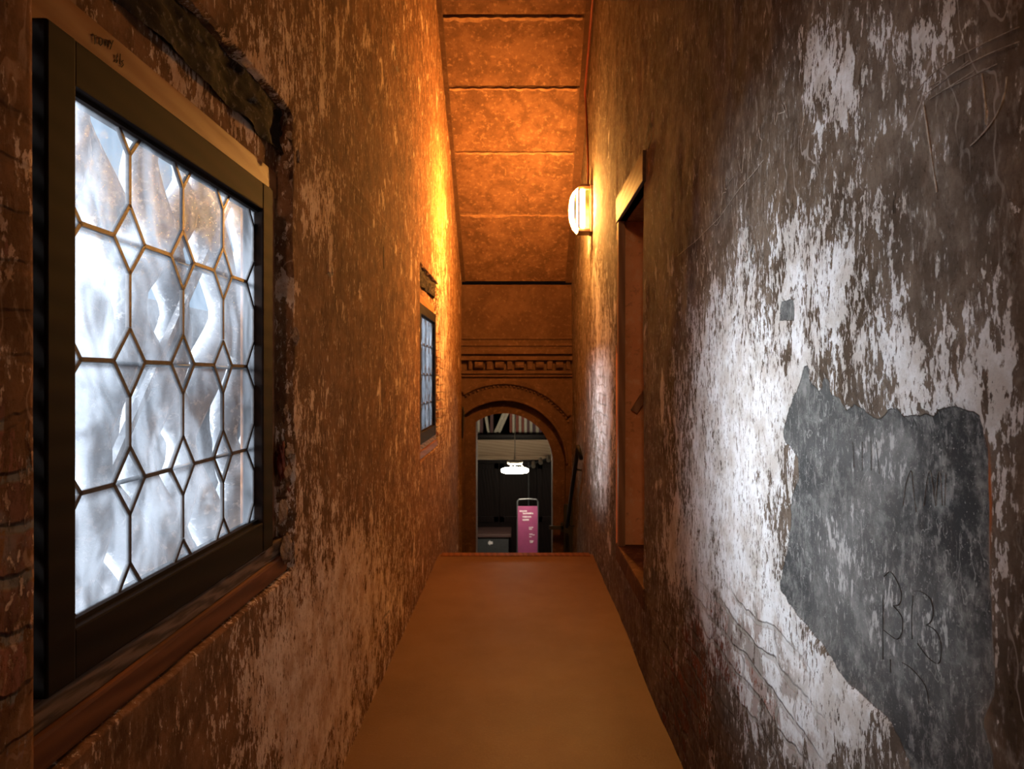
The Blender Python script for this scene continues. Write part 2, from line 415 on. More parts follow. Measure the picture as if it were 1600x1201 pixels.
wall_left = sheet('wall_left', XL, ysL, zsL, disp_left, [(.99,1.90,EYE-.46,EYE+.52),(4.73,5.64,EYE-.46,EYE+.52)], {'flake': flakeL, 'brick': brickL}, M['left'])
tag(wall_left, kind='structure')

CEM = [(1222,675),(1228,650),(1240,622),(1250,600),(1256,574),(1262,572),(1264,596),(1280,612),(1282,590),(1292,590),(1297,618),(1310,620),(1322,642),(1334,630),(1348,640),(1362,652),(1372,655),(1385,640),(1400,638),(1412,652),(1430,648),(1448,646),(1462,653),(1468,640),(1490,634),(1510,640),(1531,648),(1536,670),(1544,700),(1547,790),(1546,905),(1552,997),(1556,1084),(1538,1128),(1556,1180),(1560,1290),(1450,1290),(1425,1201),(1412,1163),(1394,1128),(1320,1062),(1285,1010),(1246,966),(1215,918),(1221,883),(1229,840),(1232,790),(1244,750),(1243,715),(1235,700),(1224,690)]
CEMW = [on_wall(x, y, XR) for x, y in CEM]
def cementA(Y, Z):
    r = np.full(Y.shape, -.5); k = (Y > .3) & (Y < 2.2)
    r[k] = np.maximum(sdf_poly((Y[k], Z[k]), CEMW), sdf_poly((Y[k], Z[k]), [on_wall(x, y, XR) for x, y in ((1217,470),(1238,468),(1240,501),(1215,502))])); return r
def disp_right(Y, Z):
    d = fbm(Y*1.2+9, Z*1.0+4, 5)*.022 + fbm(Y*13, Z*9, 3)*.006
    d += np.where(Y < 2.2, .006*sstep(-.004, .006, cementA(Y, Z)), 0)
    return d
DO = (3.45, 4.29, EYE-1.06, EYE+.98)
ysR = graded(-2.4, 8.1, [DO[0], DO[1]], .05, .0075, [(-2.4, .3, .05), (3.4, 4.4, .02)])
zsR = graded(0, 4.9, [DO[2], DO[3]], .012, .012)
zsR = np.unique(np.concatenate([np.linspace(-2.25, -.05, 30), zsR]))
def flakeR(Y, Z):
    return blobs(Y, Z, XR, .20, [(1140,760,90,220,.52),(1190,640,60,90,.25),(1180,930,70,120,.40),(1290,1100,120,110,.62),(1300,500,200,110,.34),(1480,590,110,60,.22),
        (1290,110,36,80,.50),(1440,60,110,60,.36),(1340,240,60,120,.14),(1250,380,90,60,.20),(1430,300,160,160,.10),(1570,800,24,300,.34),(1570,600,40,80,.22),(945,640,16,160,.62),(930,450,10,120,.25),
        (1060,860,30,80,.30),(1030,640,20,60,.10),(1100,200,80,200,-.10),(1560,150,60,120,-.06),(1240,640,26,50,.5),(1350,640,120,14,.2),(1130,560,50,120,.15),(1000,1100,60,90,-.06)])
def brickR(Y, Z):
    return blobs(Y, Z, XR, -.25, [(1130,1010,90,130,.75),(1230,1150,90,90,.60),(1050,1040,60,110,.25),(1010,900,30,80,.25),(940,650,12,150,.75),(935,880,20,70,.5),(1060,1150,50,80,.5),(1200,1020,90,60,.25)])
def redrimR(Y, Z): return blobs(Y, Z, XR, 0, [(1549,775,25,60,1.3)])
def cflakeR(Y, Z): return blobs(Y, Z, XR, .05, [(1380,720,50,60,.8),(1290,700,50,30,.4),(1310,880,30,60,.6),(1300,820,60,60,.35),(1430,1000,90,110,.40),(1340,950,110,120,.30),(1500,800,60,160,-.2)])
wall_right = sheet('wall_right', XR, ysR, zsR, disp_right, [DO], {'flake': flakeR, 'brick': brickR, 'cement': cementA, 'redrim': redrimR, 'cflake': cflakeR}, M['right'])
tag(wall_right, kind='structure')

# ------------------------------------------------------------------ floor, stairs, ceiling, back wall
FE = 5.84
b = MB(); b.box((-.80,-2.4,-.25), (.72,FE-.03,0)); o = b.build('floor', M['floor']); tag(o, kind='structure')
b = MB(); b.box((-.66,FE-.10,-.004), (.60,FE,.006), .003)
o = b.build('floor_nosing', M['redwood'], o); 
b = MB(); NS = 10; tr_ = (8.1-FE)/NS; rs = 2.2/NS
for k in range(NS):
    b.box((-.8, FE+k*tr_-.02, -2.4), (.72, FE+(k+1)*tr_, -(k+1)*rs))
o = b.build('floor_stairs', M['floor']); tag(o, kind='structure')
SL = .785
def cz(y): return EYE + 3.10 - SL*(y-5.6)
b = MB(); js = [5.2, 5.70, 6.19, 6.71, 7.31, 8.1]
for i in range(5):
    y0, y1 = js[i]+.002, js[i+1]-.002
    dz = random.uniform(-.006, .006)
    n = 14
    rows = []
    for (yy, zz) in ((y0, 0), (y0+.01, -.010), (y1-.01, -.010), (y1, 0)):
        rows.append([b.bm.verts.new((-.72+1.40*k/n, yy+random.uniform(-.006,.006), cz(yy)+zz+dz+.012*SL)) for k in range(n+1)])
    for a_, c_ in zip(rows, rows[1:]):
        for k in range(n): b.bm.faces.new([a_[k], a_[k+1], c_[k+1], c_[k]])
b.prism([(5.15,cz(5.15)+.03),(8.1,cz(8.1)+.03),(8.1,cz(8.1)+.35),(5.15,cz(5.15)+.35)], 'x', -.85, .8)
b.box((-.85,-2.4,CEIL+.01), (.8,5.25,CEIL+.2))
o = b.build('ceiling', M['ceil']); tag(o, kind='structure')
M['mortar'] = stone('pale_joint_mortar', (.20,.10,.055), (.30,.165,.09), (.36,.21,.12), 9)
for jy in js[1:5]:
    m = MB(); n = 60; ra, rb = [], []
    for k in range(n+1):
        x = -.63+1.16*k/n; wv = abs(fbm(np.array([x*8+jy]), np.array([jy*3.]), 4)[0])*.07+.006; y_ = jy+.003*math.sin(k)
        ra.append(m.bm.verts.new((x, y_, cz(y_)-.0135))); rb.append(m.bm.verts.new((x, y_+wv, cz(y_+wv)-.0135)))
    for k in range(n): m.bm.faces.new([ra[k], ra[k+1], rb[k+1], rb[k]])
    g = m.build('joint_mortar', M['mortar'], o); g.modifiers.new('thick', 'SOLIDIFY').thickness = .008
b = MB(); b.prism([(5.2,cz(5.2)-.03),(8.08,cz(8.08)-.03),(8.08,cz(8.08)+.04),(5.2,cz(5.2)+.04)], 'x', .55, .64)
o = b.build('trim_1', M['arch']); tag(o, kind='structure')
b = MB(); b.prism([(5.2,cz(5.2)-.02),(8.08,cz(8.08)-.02),(8.08,cz(8.08)+.04),(5.2,cz(5.2)+.04)], 'x', -.70, -.635)
o = b.build('trim_2', M['arch']); tag(o, kind='structure')
b = MB(); b.box((-.85,-2.5,-.2), (.8,-2.4,CEIL+.2)); o = b.build('wall_back', M['ceil']); tag(o, kind='structure')

# ------------------------------------------------------------------ arch wall at the foot of the stairs
AY = 8.1; PM = F/AY
def aw(px, py): return ((px-VX)/PM, (VY-py)/PM + EYE)
CX, CZ = aw(787, 723)
def arcpts(r, a0, a1, n, c=(CX, CZ)): return [(c[0]+r*math.cos(a0+(a1-a0)*k/n), c[1]+r*math.sin(a0+(a1-a0)*k/n)) for k in range(n+1)]
LJ = aw(743, 0)[0]; r0 = .585
aL = math.acos((LJ-CX)/r0)
FL = -2.2
ztop = cz(8.1)-.035
def arch_plate(name, y0, y1, r, lj, mat, parent=None):
    a = math.acos(max(-1, (lj-CX)/r))
    arc = arcpts(r, 0, a, 30)
    right = CX+r
    poly = [(-.86, FL-.2), (lj, FL-.2)] + arc[::-1] + [(right, FL-.2), (.82, FL-.2), (.82, ztop), (-.86, ztop)]
    m = MB()
    def strip(y):
        # faces: split the plate into convex quads round the hole
        V = lambda x, z: m.bm.verts.new((x, y, z))
        out = []
        for p, q in zip(arc, arc[1:]):
            out.append([V(*p), V(p[0], ztop), V(q[0], ztop), V(*q)])
        out.append([V(-.86, FL-.2), V(lj, FL-.2), V(lj, ztop), V(-.86, ztop)])
        out.append([V(right, FL-.2), V(.82, FL-.2), V(.82, ztop), V(right, ztop)])
        for f in out: m.bm.faces.new(f)
    strip(y0); strip(y1)
    rim = [(lj, FL-.2)] + arc[::-1] + [(right, FL-.2)]
    for p, q in zip(rim, rim[1:]):
        m.bm.faces.new([m.bm.verts.new((p[0],y0,p[1])), m.bm.verts.new((q[0],y0,q[1])), m.bm.verts.new((q[0],y1,q[1])), m.bm.verts.new((p[0],y1,p[1]))])
    t_ = [(-.86,y0),(.82,y0),(.82,y1),(-.86,y1)]
    m.bm.faces.new([m.bm.verts.new((x,y,ztop)) for x,y in t_])
    return m.build(name, mat, parent, merge=True)
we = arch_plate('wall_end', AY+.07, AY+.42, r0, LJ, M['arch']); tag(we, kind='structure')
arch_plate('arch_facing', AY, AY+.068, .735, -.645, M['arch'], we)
def ringmold(ra, rb, y0, y1, name, bev=.008):
    m = MB(); n = 60; sec = [(ra, y1), (ra, y0+bev), (ra+bev, y0), (rb-bev, y0), (rb, y0+bev), (rb, y1)]
    prev = None
    for k in range(n+1):
        a = math.pi*k/n
        cur = []
        for r, y in sec:
            x = CX+r*math.cos(a); z = CZ+r*math.sin(a)
            cur.append((x, y, z))
        if prev and all(-.69 < p[0] < .64 for p in prev+cur):
            vs = [m.bm.verts.new(p) for p in prev]; ws = [m.bm.verts.new(p) for p in cur]
            for i in range(len(sec)-1): m.bm.faces.new([vs[i], vs[i+1], ws[i+1], ws[i]])
        prev = cur
    return m
ringmold(.735, .765, AY-.03, AY+.01, 'm').build('arch_moulding', M['arch'], we)
ringmold(.93, .99, AY-.035, AY+.01, 'm').build('arch_moulding', M['arch'], we)
m = MB()
for k in range(46):
    a = math.radians(20+k*3.1); x = CX+.91*math.cos(a); z = CZ+.91*math.sin(a)
    if -.66 < x < .61:
        m.lathe([(.0,-.014),(.010,-.010),(.014,0),(.010,.010),(0,.014)], (x, AY-.012, z), 8)
m.build('arch_beading', M['arch'], we, smooth=True)
m = MB()
for za, zb, pr in ((.28,.335,.05),(.205,.255,.075),(.455,.475,.02),(.045,.085,.05),(.01,.035,.03),(.375,.40,.02)):
    m.box((-.70, AY-pr, EYE+za), (.64, AY+.02, EYE+zb), .006)
m.build('cornice_moulding', M['arch'], we)
m = MB()
gx = [150,200,290,360,450,515,605,675,760,830,910,965]
for i in range(len(gx)-1):
    x0 = aw(700+.2*gx[i], 0)[0]+.018; x1 = aw(700+.2*gx[i+1], 0)[0]-.018
    if x1-x0 < .02: continue
    if i % 2 == 0:
        m.box((x0, AY-.05, EYE+.095), (x1, AY+.01, EYE+.205), .012)
    else:
        m.tube([((x0+x1)/2-.5*(x1-x0), AY-.02, EYE+.15), ((x0+x1)/2+.5*(x1-x0), AY-.02, EYE+.15)], .045, 12)
m.build('carved_corbels', M['arch'], we)
b = MB(); b.box((-.86, AY+.40, ztop-.02), (.82, AY+.50, cz(8.1)+.4)); b.build('gap_back', M['groove'], we)
# small dark iron hook left of the arch
b = MB(); b.tube([(aw(722,636)[0]+.01, AY-.01, aw(722,636)[1]), (aw(724,644)[0]+.01, AY-.03, aw(724,644)[1]), (aw(723,655)[0]+.01, AY-.03, aw(723,655)[1]), (aw(722,684)[0]+.01, AY-.03, aw(722,684)[1])], .008)
b.tube([(aw(722,684)[0]+.01, AY+.01, aw(722,682)[1]), (aw(722,684)[0]+.01, AY-.03, aw(722,682)[1])], .006)
o = b.build('iron_hook', M['iron'], smooth=True); tag(o, 'small black iron hook bar on the stone left of the arch', 'hook')

# ------------------------------------------------------------------ windows
def build_window(off, name):
    w_ = empty(name, (XL, 1.44+off, EYE)); tag(w_, kind='structure')
    L = Vector((XL, 1.44+off, EYE))
    def fin(m, nm, mat, parent=w_, **k):
        for v in m.bm.verts: v.co -= L
        return m.build(nm, mat, parent, **k)
    o = off
    XF, XC, XG = -.722, -.686, -.712     # timber face, casement face, glass
    e = EYE
    # outer timber frame
    m = MB(); m.box((XF-.06, .94+o, e+.53), (XF+.004, 2.02+o, e+.605), .003)
    m.box((XF-.06, 1.915+o, e-.47), (XF+.004, 2.005+o, e+.529), .003)
    m.box((XF-.06, .90+o, e-.47), (XF+.002, .985+o, e+.529), .003)
    tf = fin(m, 'timber_frame', M['timber'])
    # casement
    m = MB()
    y0, y1, z0, z1 = .992+o, 1.905+o, e-.468, e+.524
    a0, a1, b0, b1 = 1.058+o, 1.832+o, e-.388, e+.452
    m.box((-.742, y0, z0), (XC, a0, z1), .004); m.box((-.742, a1, z0), (XC, y1, z1), .004)
    m.box((-.742, a0-.002, b1), (XC-.001, a1+.002, z1), .004); m.box((-.742, a0-.002, z0), (XC-.001, a1+.002, b0), .004)
    m.box((-.725, a0-.001, b0-.001), (-.700, a0+.008, b1+.001)); m.box((-.725, a0, b1-.008), (-.700, a1, b1+.002)); m.box((-.725, a0, b0-.002), (-.700, a1, b0+.008))
    cs = fin(m, 'casement', M['casement'])
    # sill boards
    m = MB(); m.box((-.75, .93+o, e-.515), (-.695, 2.02+o, e-.469), .004); fin(m, 'sill', M['sillwood'])
    m = MB(); m.box((-.74, .93+o, e-.572), (-.688, 2.03+o, e-.5155), .008); fin(m, 'sill_board', M['redwood'])
    # glass pane and lead
    m = MB(); m.box((XG-.0015, a0-.004, b0-.004), (XG+.0015, a1+.004, b1+.004)); fin(m, 'glass_pane', M['glass'])
    m = MB(); cols = [1.055, 1.245, 1.442, 1.638, 1.828]; rows = [.465, .25, .030, -.187, -.40]
    hw, hh = .050, .062
    W, T = .0075, .007
    X = XG
    def lead(p, q):
        # clip to the pane
        def inside(pt): return a0-.002+0 <= pt[0] <= a1+.002 and b0-.002 <= pt[1] <= b1+.002
        p = np.array(p, float); q = np.array(q, float)
        t0, t1 = 0., 1.; d = q-p
        for k, lo, hi in ((0, a0-.003, a1+.003), (1, b0-.003, b1+.003)):
            if abs(d[k]) < 1e-9:
                if not lo <= p[k] <= hi: return
                continue
            u, v_ = (lo-p[k])/d[k], (hi-p[k])/d[k]
            if u > v_: u, v_ = v_, u
            t0 = max(t0, u); t1 = min(t1, v_)
        if t0 >= t1: return
        P, Q = p+d*t0, p+d*t1
        m.bar((X, P[0], P[1]), (X, Q[0], Q[1]), W, T, (1,0,0))
    for i, cy in enumerate(cols):
        cy += o
        for j, rz in enumerate(rows):
            rz += e
            jz = random.uniform(-.004, .004)
            n_, s_, w2, e2 = (cy, rz+hh+jz), (cy, rz-hh+jz), (cy-hw, rz), (cy+hw, rz)
            for p, q in ((n_, e2), (e2, s_), (s_, w2), (w2, n_)): lead(p, q)
            if j < len(rows)-1: lead(s_, (cy, rows[j+1]+e+hh))
            if i < len(cols)-1: lead(e2, (cols[i+1]+o-hw, rz))
    fin(m, 'lead_came', M['lead'])
    m = MB()
    for rz in rows[1:4]: m.tube([(XG-.018, a0-.01, e+rz-.004), (XG-.018, a1+.01, e+rz-.004)], .0045, 8)
    fin(m, 'saddle_bar', M['lead'], smooth=True)
    # dark broken lintel in the groove above
    m = MB(); ys = np.arange((.12 if off == 0 else .94)+o, 2.08+o, .01); zs = np.arange(e+.67, e+.815, .008)
    Yg, Zg = np.meshgrid(ys, zs, indexing='ij'); Xg = XL-.030 + fbm(Yg*9, Zg*30, 4)*.045
    gv = [[m.bm.verts.new((Xg[i,j], Yg[i,j], Zg[i,j])) for j in range(len(zs))] for i in range(len(ys))]
    for i in range(len(ys)-1):
        for j in range(len(zs)-1): m.bm.faces.new([gv[i][j], gv[i+1][j], gv[i+1][j+1], gv[i][j+1]])
    fin(m, 'broken_lintel', M['soot'], smooth=True)
    return w_
w1 = build_window(0, 'window_1'); w2 = build_window(OFF2, 'window_2')

def text(name, body, size, mat, loc, rot, parent=None, extr=.0004, shear=0):
    cu = bpy.data.curves.new(name, 'FONT'); cu.body = body; cu.size = size; cu.extrude = extr; cu.align_x = 'CENTER'; cu.align_y = 'CENTER'; cu.shear = shear
    ob = bpy.data.objects.new(name, cu); COL.objects.link(ob); dg = bpy.context.evaluated_depsgraph_get()
    me = bpy.data.meshes.new_from_object(ob.evaluated_get(dg)); bpy.data.objects.remove(ob)
    o = link(name, me, mat); o.location = loc; o.rotation_euler = rot
    if parent:
        o.location = Vector(loc)-parent.location; o.parent = parent
    return o
def on(px, py, X): d, z = on_wall(px, py, X); return (X, d, z)

# scratched strokes in the wall plaster
def strokes(name, lines, X, mat, wd, parent, lift=.002):
    m = MB(); sg = -1 if X > 0 else 1
    for ln in lines:
        P = []
        for px, py in ln:
            d, z = on_wall(px, py, X)
            P.append(Vector((X + sg*lift + float((disp_right if X > 0 else disp_left)(np.array([[d]]), np.array([[z]]))[0,0]), d, z)))
        if len(P) > 2:
            Q = []
            for i in range(len(P)-1):
                p0, p1, p2, p3 = P[max(i-1,0)], P[i], P[i+1], P[min(i+2,len(P)-1)]
                for k in range(6):
                    u = k/6; Q.append(.5*((2*p1)+(p2-p0)*u+(2*p0-5*p1+4*p2-p3)*u*u+(3*p1-p0-3*p2+p3)*u**3))
            P = Q+[P[-1]]
        for p, q in zip(P, P[1:]): m.bar(p, q, wd*random.uniform(.6,1.3), .0012, (1,0,0))
    return m.build(name, mat, parent)

def up(parent, o):
    o.parent = parent; return o
gr = [[(1118,330),(1115,345),(1120,352),(1127,340),(1126,325)],[(1130,300),(1128,320),(1131,303),(1136,300)],[(1136,278),(1134,292),(1138,295),(1141,282),(1138,276)],
 [(1140,285),(1148,275)],[(1155,250),(1161,270),(1163,240)],[(1168,232),(1171,252),(1174,228),(1177,255)],[(1187,200),(1190,216),(1193,220),(1189,240)],[(1218,178),(1230,172),(1226,158)],
 [(1212,180),(1214,195),(1218,175)],[(1224,162),(1232,184)],[(1228,158),(1232,182)],[(1195,250),(1178,272),(1160,292),(1142,315),(1124,340),(1104,360),(1090,374)],[(1153,305),(1154,340),(1156,380)],[(1144,320),(1147,352)],
 [(1090,374),(1060,400)],[(1172,325),(1174,352)],[(1260,170),(1256,200)],[(1330,175),(1332,215)],
 [(1163,383),(1170,400),(1166,410)],[(1176,380),(1165,405)],[(1182,378),(1184,402)],[(1190,374),(1192,402),(1186,376)],
 [(1450,165),(1470,300)],[(1541,115),(1546,160),(1545,195)],[(1580,120),(1576,150),(1560,185),(1535,215),(1522,228)]]
strokes('scratched_graffiti', gr, XR, M['scratch'], .0022, wall_right)
strokes('scratched_lines', [[(1600,42),(1530,75),(1470,110),(1440,140)],[(1600,65),(1540,90),(1460,135)],[(1520,95),(1450,150)],[(1530,110),(1460,155)],[(1565,100),(1480,142)]], XR, M['scratch'], .0011, wall_right)
strokes('carved_letters', [[(1378,930),(1379,985),(1379,1030)],[(1379,900),(1388,893),(1398,905),(1407,925),(1405,942),(1394,946)],[(1394,946),(1405,958),(1410,970),(1408,990),(1400,998),(1390,992),(1380,984)],
 [(1426,930),(1425,965),(1426,998)],[(1426,923),(1438,924),(1452,935),(1457,955),(1454,970),(1447,976)],[(1447,976),(1460,985),(1468,1005),(1468,1030),(1462,1036),(1448,1025),(1434,1005)],
 [(1391,1030),(1391,1050)],[(1410,1035),(1425,1045),(1445,1070),(1452,1100)]], XR, M['darkscratch'], .0009, wall_right, .0018)
strokes('pale_letters', [[(1408,790),(1412,760),(1420,735),(1424,770),(1428,800)],[(1440,790),(1445,750),(1450,735),(1455,765),(1458,790)],[(1458,790),(1462,745),(1466,740),(1470,790)],[(1330,690),(1331,730)],[(1345,690),(1344,735)],[(1358,688),(1360,735)],[(1366,690),(1372,740)],[(1476,740),(1474,790)]], XR, M['cscratch'], .0012, wall_right, .0018)
strokes('wall_crack', [[(1016,172),(1014,190),(1017,205),(1013,232)],[(1014,190),(1008,225)]], XR, M['groove'], .010, wall_right)
strokes('wall_crack', [[(596,40),(595,68)],[(617,72),(618,88)],[(597,385),(598,420)]], XL, M['groove'], .010, wall_left)
# names inked on the timber window frame
def ink(lines):
    m = MB()
    for ln in lines:
        P = [Vector((-.7165, *on_wall(x, y, -.7165))) for x, y in ln]
        for p, q in zip(P, P[1:]): m.bar(p, q, .0012, .001, (1,0,0))
    for v in m.bm.verts: v.co -= Vector(w1.location)
    return m.build('ink_writing', M['ink'], w1)
ink([[(144,56),(151,55)],[(148,56),(148,69)], [(155,60),(154,67),(157,71),(160,68),(160,62),(157,59),(155,60)], [(164,72),(165,62),(169,73),(170,63)], [(172,64),(174,69)],[(177,63),(172,77)],
 [(184,88),(181,90),(184,95),(181,98)],[(188,84),(187,100)],[(193,94),(190,96),(193,101),(190,105)]])
def lump(name, px, py, X, r, mat, parent, sq=(.35,1,1)):
    bm = bmesh.new(); bmesh.ops.create_icosphere(bm, subdivisions=4, radius=1)
    y, z = on_wall(px, py, X); c = np.array([v.co[:] for v in bm.verts])
    n = fbm(c[:,1]*2.3+px, c[:,2]*2.3+c[:,0]*1.7+py, 4)
    for v, k in zip(bm.verts, n):
        f = .85*r*(1+1.8*k); v.co = Vector((X+v.co.x*f*sq[0], y+v.co.y*f*sq[1], z+v.co.z*f*sq[2]))
    me = bpy.data.meshes.new(name); bm.to_mesh(me); bm.free()
    return link(name, me, mat, parent, smooth=True)
for (px_, py_, r, q) in ((461,525,.024,(.5,1,1.1)),(450,738,.018,(.5,1,1.3)),(452,705,.022,(.5,1,1.0)),(447,855,.03,(.5,1,1.6)),(442,800,.022,(.5,1,1.6)),(447,640,.010,(.5,1,1.5)),(452,212,.016,(.5,1,.8)),(466,245,.012,(.5,1,1.6)),(447,258,.012,(.5,1,1))):
    lump('plaster_chip', px_, py_, XL-.004, r, M['chip'], wall_left, q)
lump('brick_chip', 455, 758, XL-.012, .022, M['brickchip'], wall_left)
lump('brick_chip', 440, 720, XL-.020, .020, M['brickchip'], wall_left, (.5,1,3))

# ------------------------------------------------------------------ doorway in the right wall
dw = empty('door_1', (XR, 3.87, DO[2])); tag(dw, kind='structure')
def fd(m, nm, mat, **k):
    L = Vector((XR, 3.87, DO[2]))
    for v in m.bm.verts: v.co -= L
    return m.build(nm, mat, dw, **k)
m = MB(); m.box((XR+.0, 4.29, DO[2]-.1), (XR+.6, 4.42, DO[3]+.15)); fd(m, 'far_jamb', M['litjamb'])
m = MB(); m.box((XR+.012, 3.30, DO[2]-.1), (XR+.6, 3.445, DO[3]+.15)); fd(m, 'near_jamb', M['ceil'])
m = MB(); m.box((XR+.58, 3.3, DO[2]-.1), (XR+.66, 4.42, DO[3]+.3)); fd(m, 'back_panel', M['jamb'])
m = MB(); m.box((XR+.005, 3.30, DO[3]), (XR+.6, 4.42, DO[3]+.15)); fd(m, 'soffit', M['chip'])
m = MB(); m.box((XR-.012, 3.40, DO[3]), (XR+.05, 4.34, DO[3]+.155), .004); fd(m, 'lintel', M['doorlintel'])
m = MB(); m.box((XR-.008, 4.255, DO[2]+.01), (XR+.035, 4.31, DO[3]-.002), .004); fd(m, 'door_post', M['jamb'])
m = MB(); m.bar((XR+.09, 4.26, DO[2]+.85), (XR+.40, 4.26, DO[2]+1.35), .04, .04, (0,1,0)); fd(m, 'shadow_brace', M['jamb'])  # bar put in for the diagonal shadows across the far jamb
m = MB(); m.box((XR-.01, 3.40, DO[2]-.10), (XR+.6, 4.36, DO[2]+.012), .012); fd(m, 'step', M['ceil'])

# ------------------------------------------------------------------ wall lamp and added rear fill lamp
GLASSL = None
def lamp_glass(name, strength, ca=LAMP_COL, cb=(1.0,.52,.13)):
    t = NT(name); v = t.coords((1,1,1)); n1 = t.noise(v, 9, 3, .5)
    em = t.n('ShaderNodeEmission'); t.l(t.mix(t.ramp(n1,.3,.7), ca, cb), em.inputs[0]); em.inputs[1].default_value = strength
    t.l(em.outputs[0], t.out.inputs[0]); return t.m
def wall_lamp(loc, zc, strength, label, rz=0, beam=1.0):
    r_ = empty('wall_lamp', (loc[0], loc[1], zc), rz); tag(r_, label, 'lamp')
    met = M['lampmetal']
    m = MB(); m.box((-.012,-.10,-.20), (.012,.10,.20), .004); m.build('back_plate', met, r_)
    H = .165
    m = MB(); m.box((-.118,-.085,H), (0,.085,H+.03), .006); m.box((-.10,-.07,H+.03), (0,.07,H+.05), .004); m.build('top_cap', met, r_)
    m = MB(); m.box((-.118,-.085,-H-.03), (0,.085,-H), .006); m.build('bottom_cap', met, r_)
    m = MB()
    for sy in (-1, 1):
        m.box((-.122, sy*.079-.026, -H), (-.105, sy*.079+.006, H)); m.box((-.022, sy*.079-.006, -H), (-.008, sy*.079+.006, H))
    m.build('cage_bar', met, r_)
    m = MB(); m.box((-.108,-.072,-H+.002), (-.022,-.068,H-.002)); m.box((-.108,.068,-H+.002), (-.022,.072,H-.002)); m.build('side_glass', M['sideglow'], r_)
    m = MB(); m.tube([(-.082,-.080,-H+.012),(-.082,-.080,H-.008)], .019, 14); m.tube([(-.082,.080,-H+.012),(-.082,.080,H-.008)], .019, 14); m.build('lamp_tube', M['lampglow%d' % (strength > 500)], r_, smooth=True)
    # bulging front lens: arc in side view, rounded in plan
    bm = bmesh.new(); rows = []
    for i in range(17):
        tz = -1+2*i/16; row = []
        for k in range(13):
            ty = -1+2*k/12
            dpt = .072*math.sqrt(max(0, 1-tz*tz*.98))*math.sqrt(max(0, 1-(ty*.85)**2))
            row.append(bm.verts.new((-.119-dpt, ty*.078, tz*(H+.012))))
        rows.append(row)
    for p, q in zip(rows, rows[1:]):
        for k in range(12): bm.faces.new([p[k], p[k+1], q[k+1], q[k]])
    m = MB(); me_ = bpy.data.meshes.new('t'); bm.to_mesh(me_); bm.free(); m.bm.from_mesh(me_)
    m.box((-.119,-.078,-H-.01), (-.117,.078,H+.01)); m.build('front_lens', M['lampglow%d' % (strength > 500)], r_, smooth=True)
    d = bpy.data.lights.new('lamp_beam', 'AREA'); d.shape = 'RECTANGLE'; d.size = .10; d.size_y = .28; d.energy = beam; d.color = (1, .52, .07); d.spread = R(75)
    o = bpy.data.objects.new('lamp_beam', d); COL.objects.link(o); o.parent = r_; o.location = (-.20, 0, 0); o.rotation_euler = (0, R(90), 0)
    return r_
M['lampglow1'] = lamp_glass('lamp_glow', LAMP_STRENGTH); M['lampglow0'] = lamp_glass('rear_fill_glow', REAR_FILL, REAR_COL, (1.0, .66, .40))
t = NT('lamp_side_glow'); v = t.coords(); sp = t.n('ShaderNodeSeparateXYZ'); t.l(v, sp.inputs[0])
em = t.n('ShaderNodeEmission'); t.l(t.mix(t.ramp(t.noise(v, 14, 2, .4), .4, .6), (1,.42,.06), (1,.78,.10)), em.inputs[0]); t.l(t.ramp(sp.outputs[2], .10, -.06), em.inputs[1]); 
mm = t.math('ADD', .8, t.math('MULTIPLY', t.ramp(sp.outputs[2], .06, -.08), 5.0)); t.l(mm, em.inputs[1]); t.l(em.outputs[0], t.out.inputs[0]); M['sideglow'] = t.m
M['lampmetal'] = simple('painted_lamp_metal', (.16,.08,.05), .5, .2)
wl = wall_lamp((XR-.005, 5.90), EYE+1.44, LAMP_STRENGTH, 'lit glowing bulkhead lamp on the right wall near the stair top', beam=34)
rear_fill = wall_lamp((-.38, -2.39), EYE+1.75, REAR_FILL, 'assumed fill lamp added high on the wall behind the viewpoint', R(-90))  # unseen lamp, assumed and added to bring up the warm light
# conduit to the lamp
m = MB(); m.tube([(XR-.03,5.0,CEIL-.05),(XR-.03,5.25,cz(5.25)-.05),(XR-.028,5.7,cz(5.7)-.05),(XR-.03,6.19,cz(6.19)-.05),(XR-.022,6.20,cz(6.2)-.09),(XR-.022,6.10,EYE+2.3),(XR-.025,5.95,EYE+1.9),(XR-.03,5.90,EYE+1.63)], .010, 8)
M['conduit'] = simple('red_brown_conduit', (.20,.035,.015), .5)
o = m.build('cable_conduit', M['conduit'], smooth=True); tag(o, 'thin red brown cable conduit running down to the wall lamp', 'cable')

# ------------------------------------------------------------------ handrail down the stairs
hr = empty('handrail', (.56, 6.7, EYE-.73)); tag(hr, 'black iron stair handrail with hooked end on right wall', 'handrail')
Lh = Vector(hr.location)
def fh(m, nm, **k):
    for v in m.bm.verts: v.co -= Lh
    return m.build(nm, M['iron'], hr, **k)
def rz_(y): return EYE-.70-(y-6.62)*.80
m = MB(); m.tube([(.60,6.60,EYE-.78),(.585,6.56,EYE-.74),(.575,6.55,EYE-.69),(.57,6.60,EYE-.665),(.565,6.68,rz_(6.70)-.0),(.56,7.2,rz_(7.2)),(.555,7.9,rz_(7.9))], .021, 10); fh(m, 'rail', smooth=True)
for yy in (6.80, 7.75):
    m = MB(); m.tube([(.565,yy,rz_(yy)-.01),(.575,yy,rz_(yy)-.07),(.64,yy,rz_(yy)-.08)], .009, 8); fh(m, 'bracket', smooth=True)
m = MB(); x0, z0 = aw(890, 760); m.box((aw(880,0)[0], AY-.12, FL), (aw(897,0)[0], AY-.08, aw(0,785)[1]), .004)
o = m.build('shadow_slab', M['iron']); tag(o, 'narrow black slab added for the dark shadow against the stair wall', 'shadow slab')  # black slab put in for the dark shadow beside the handrail
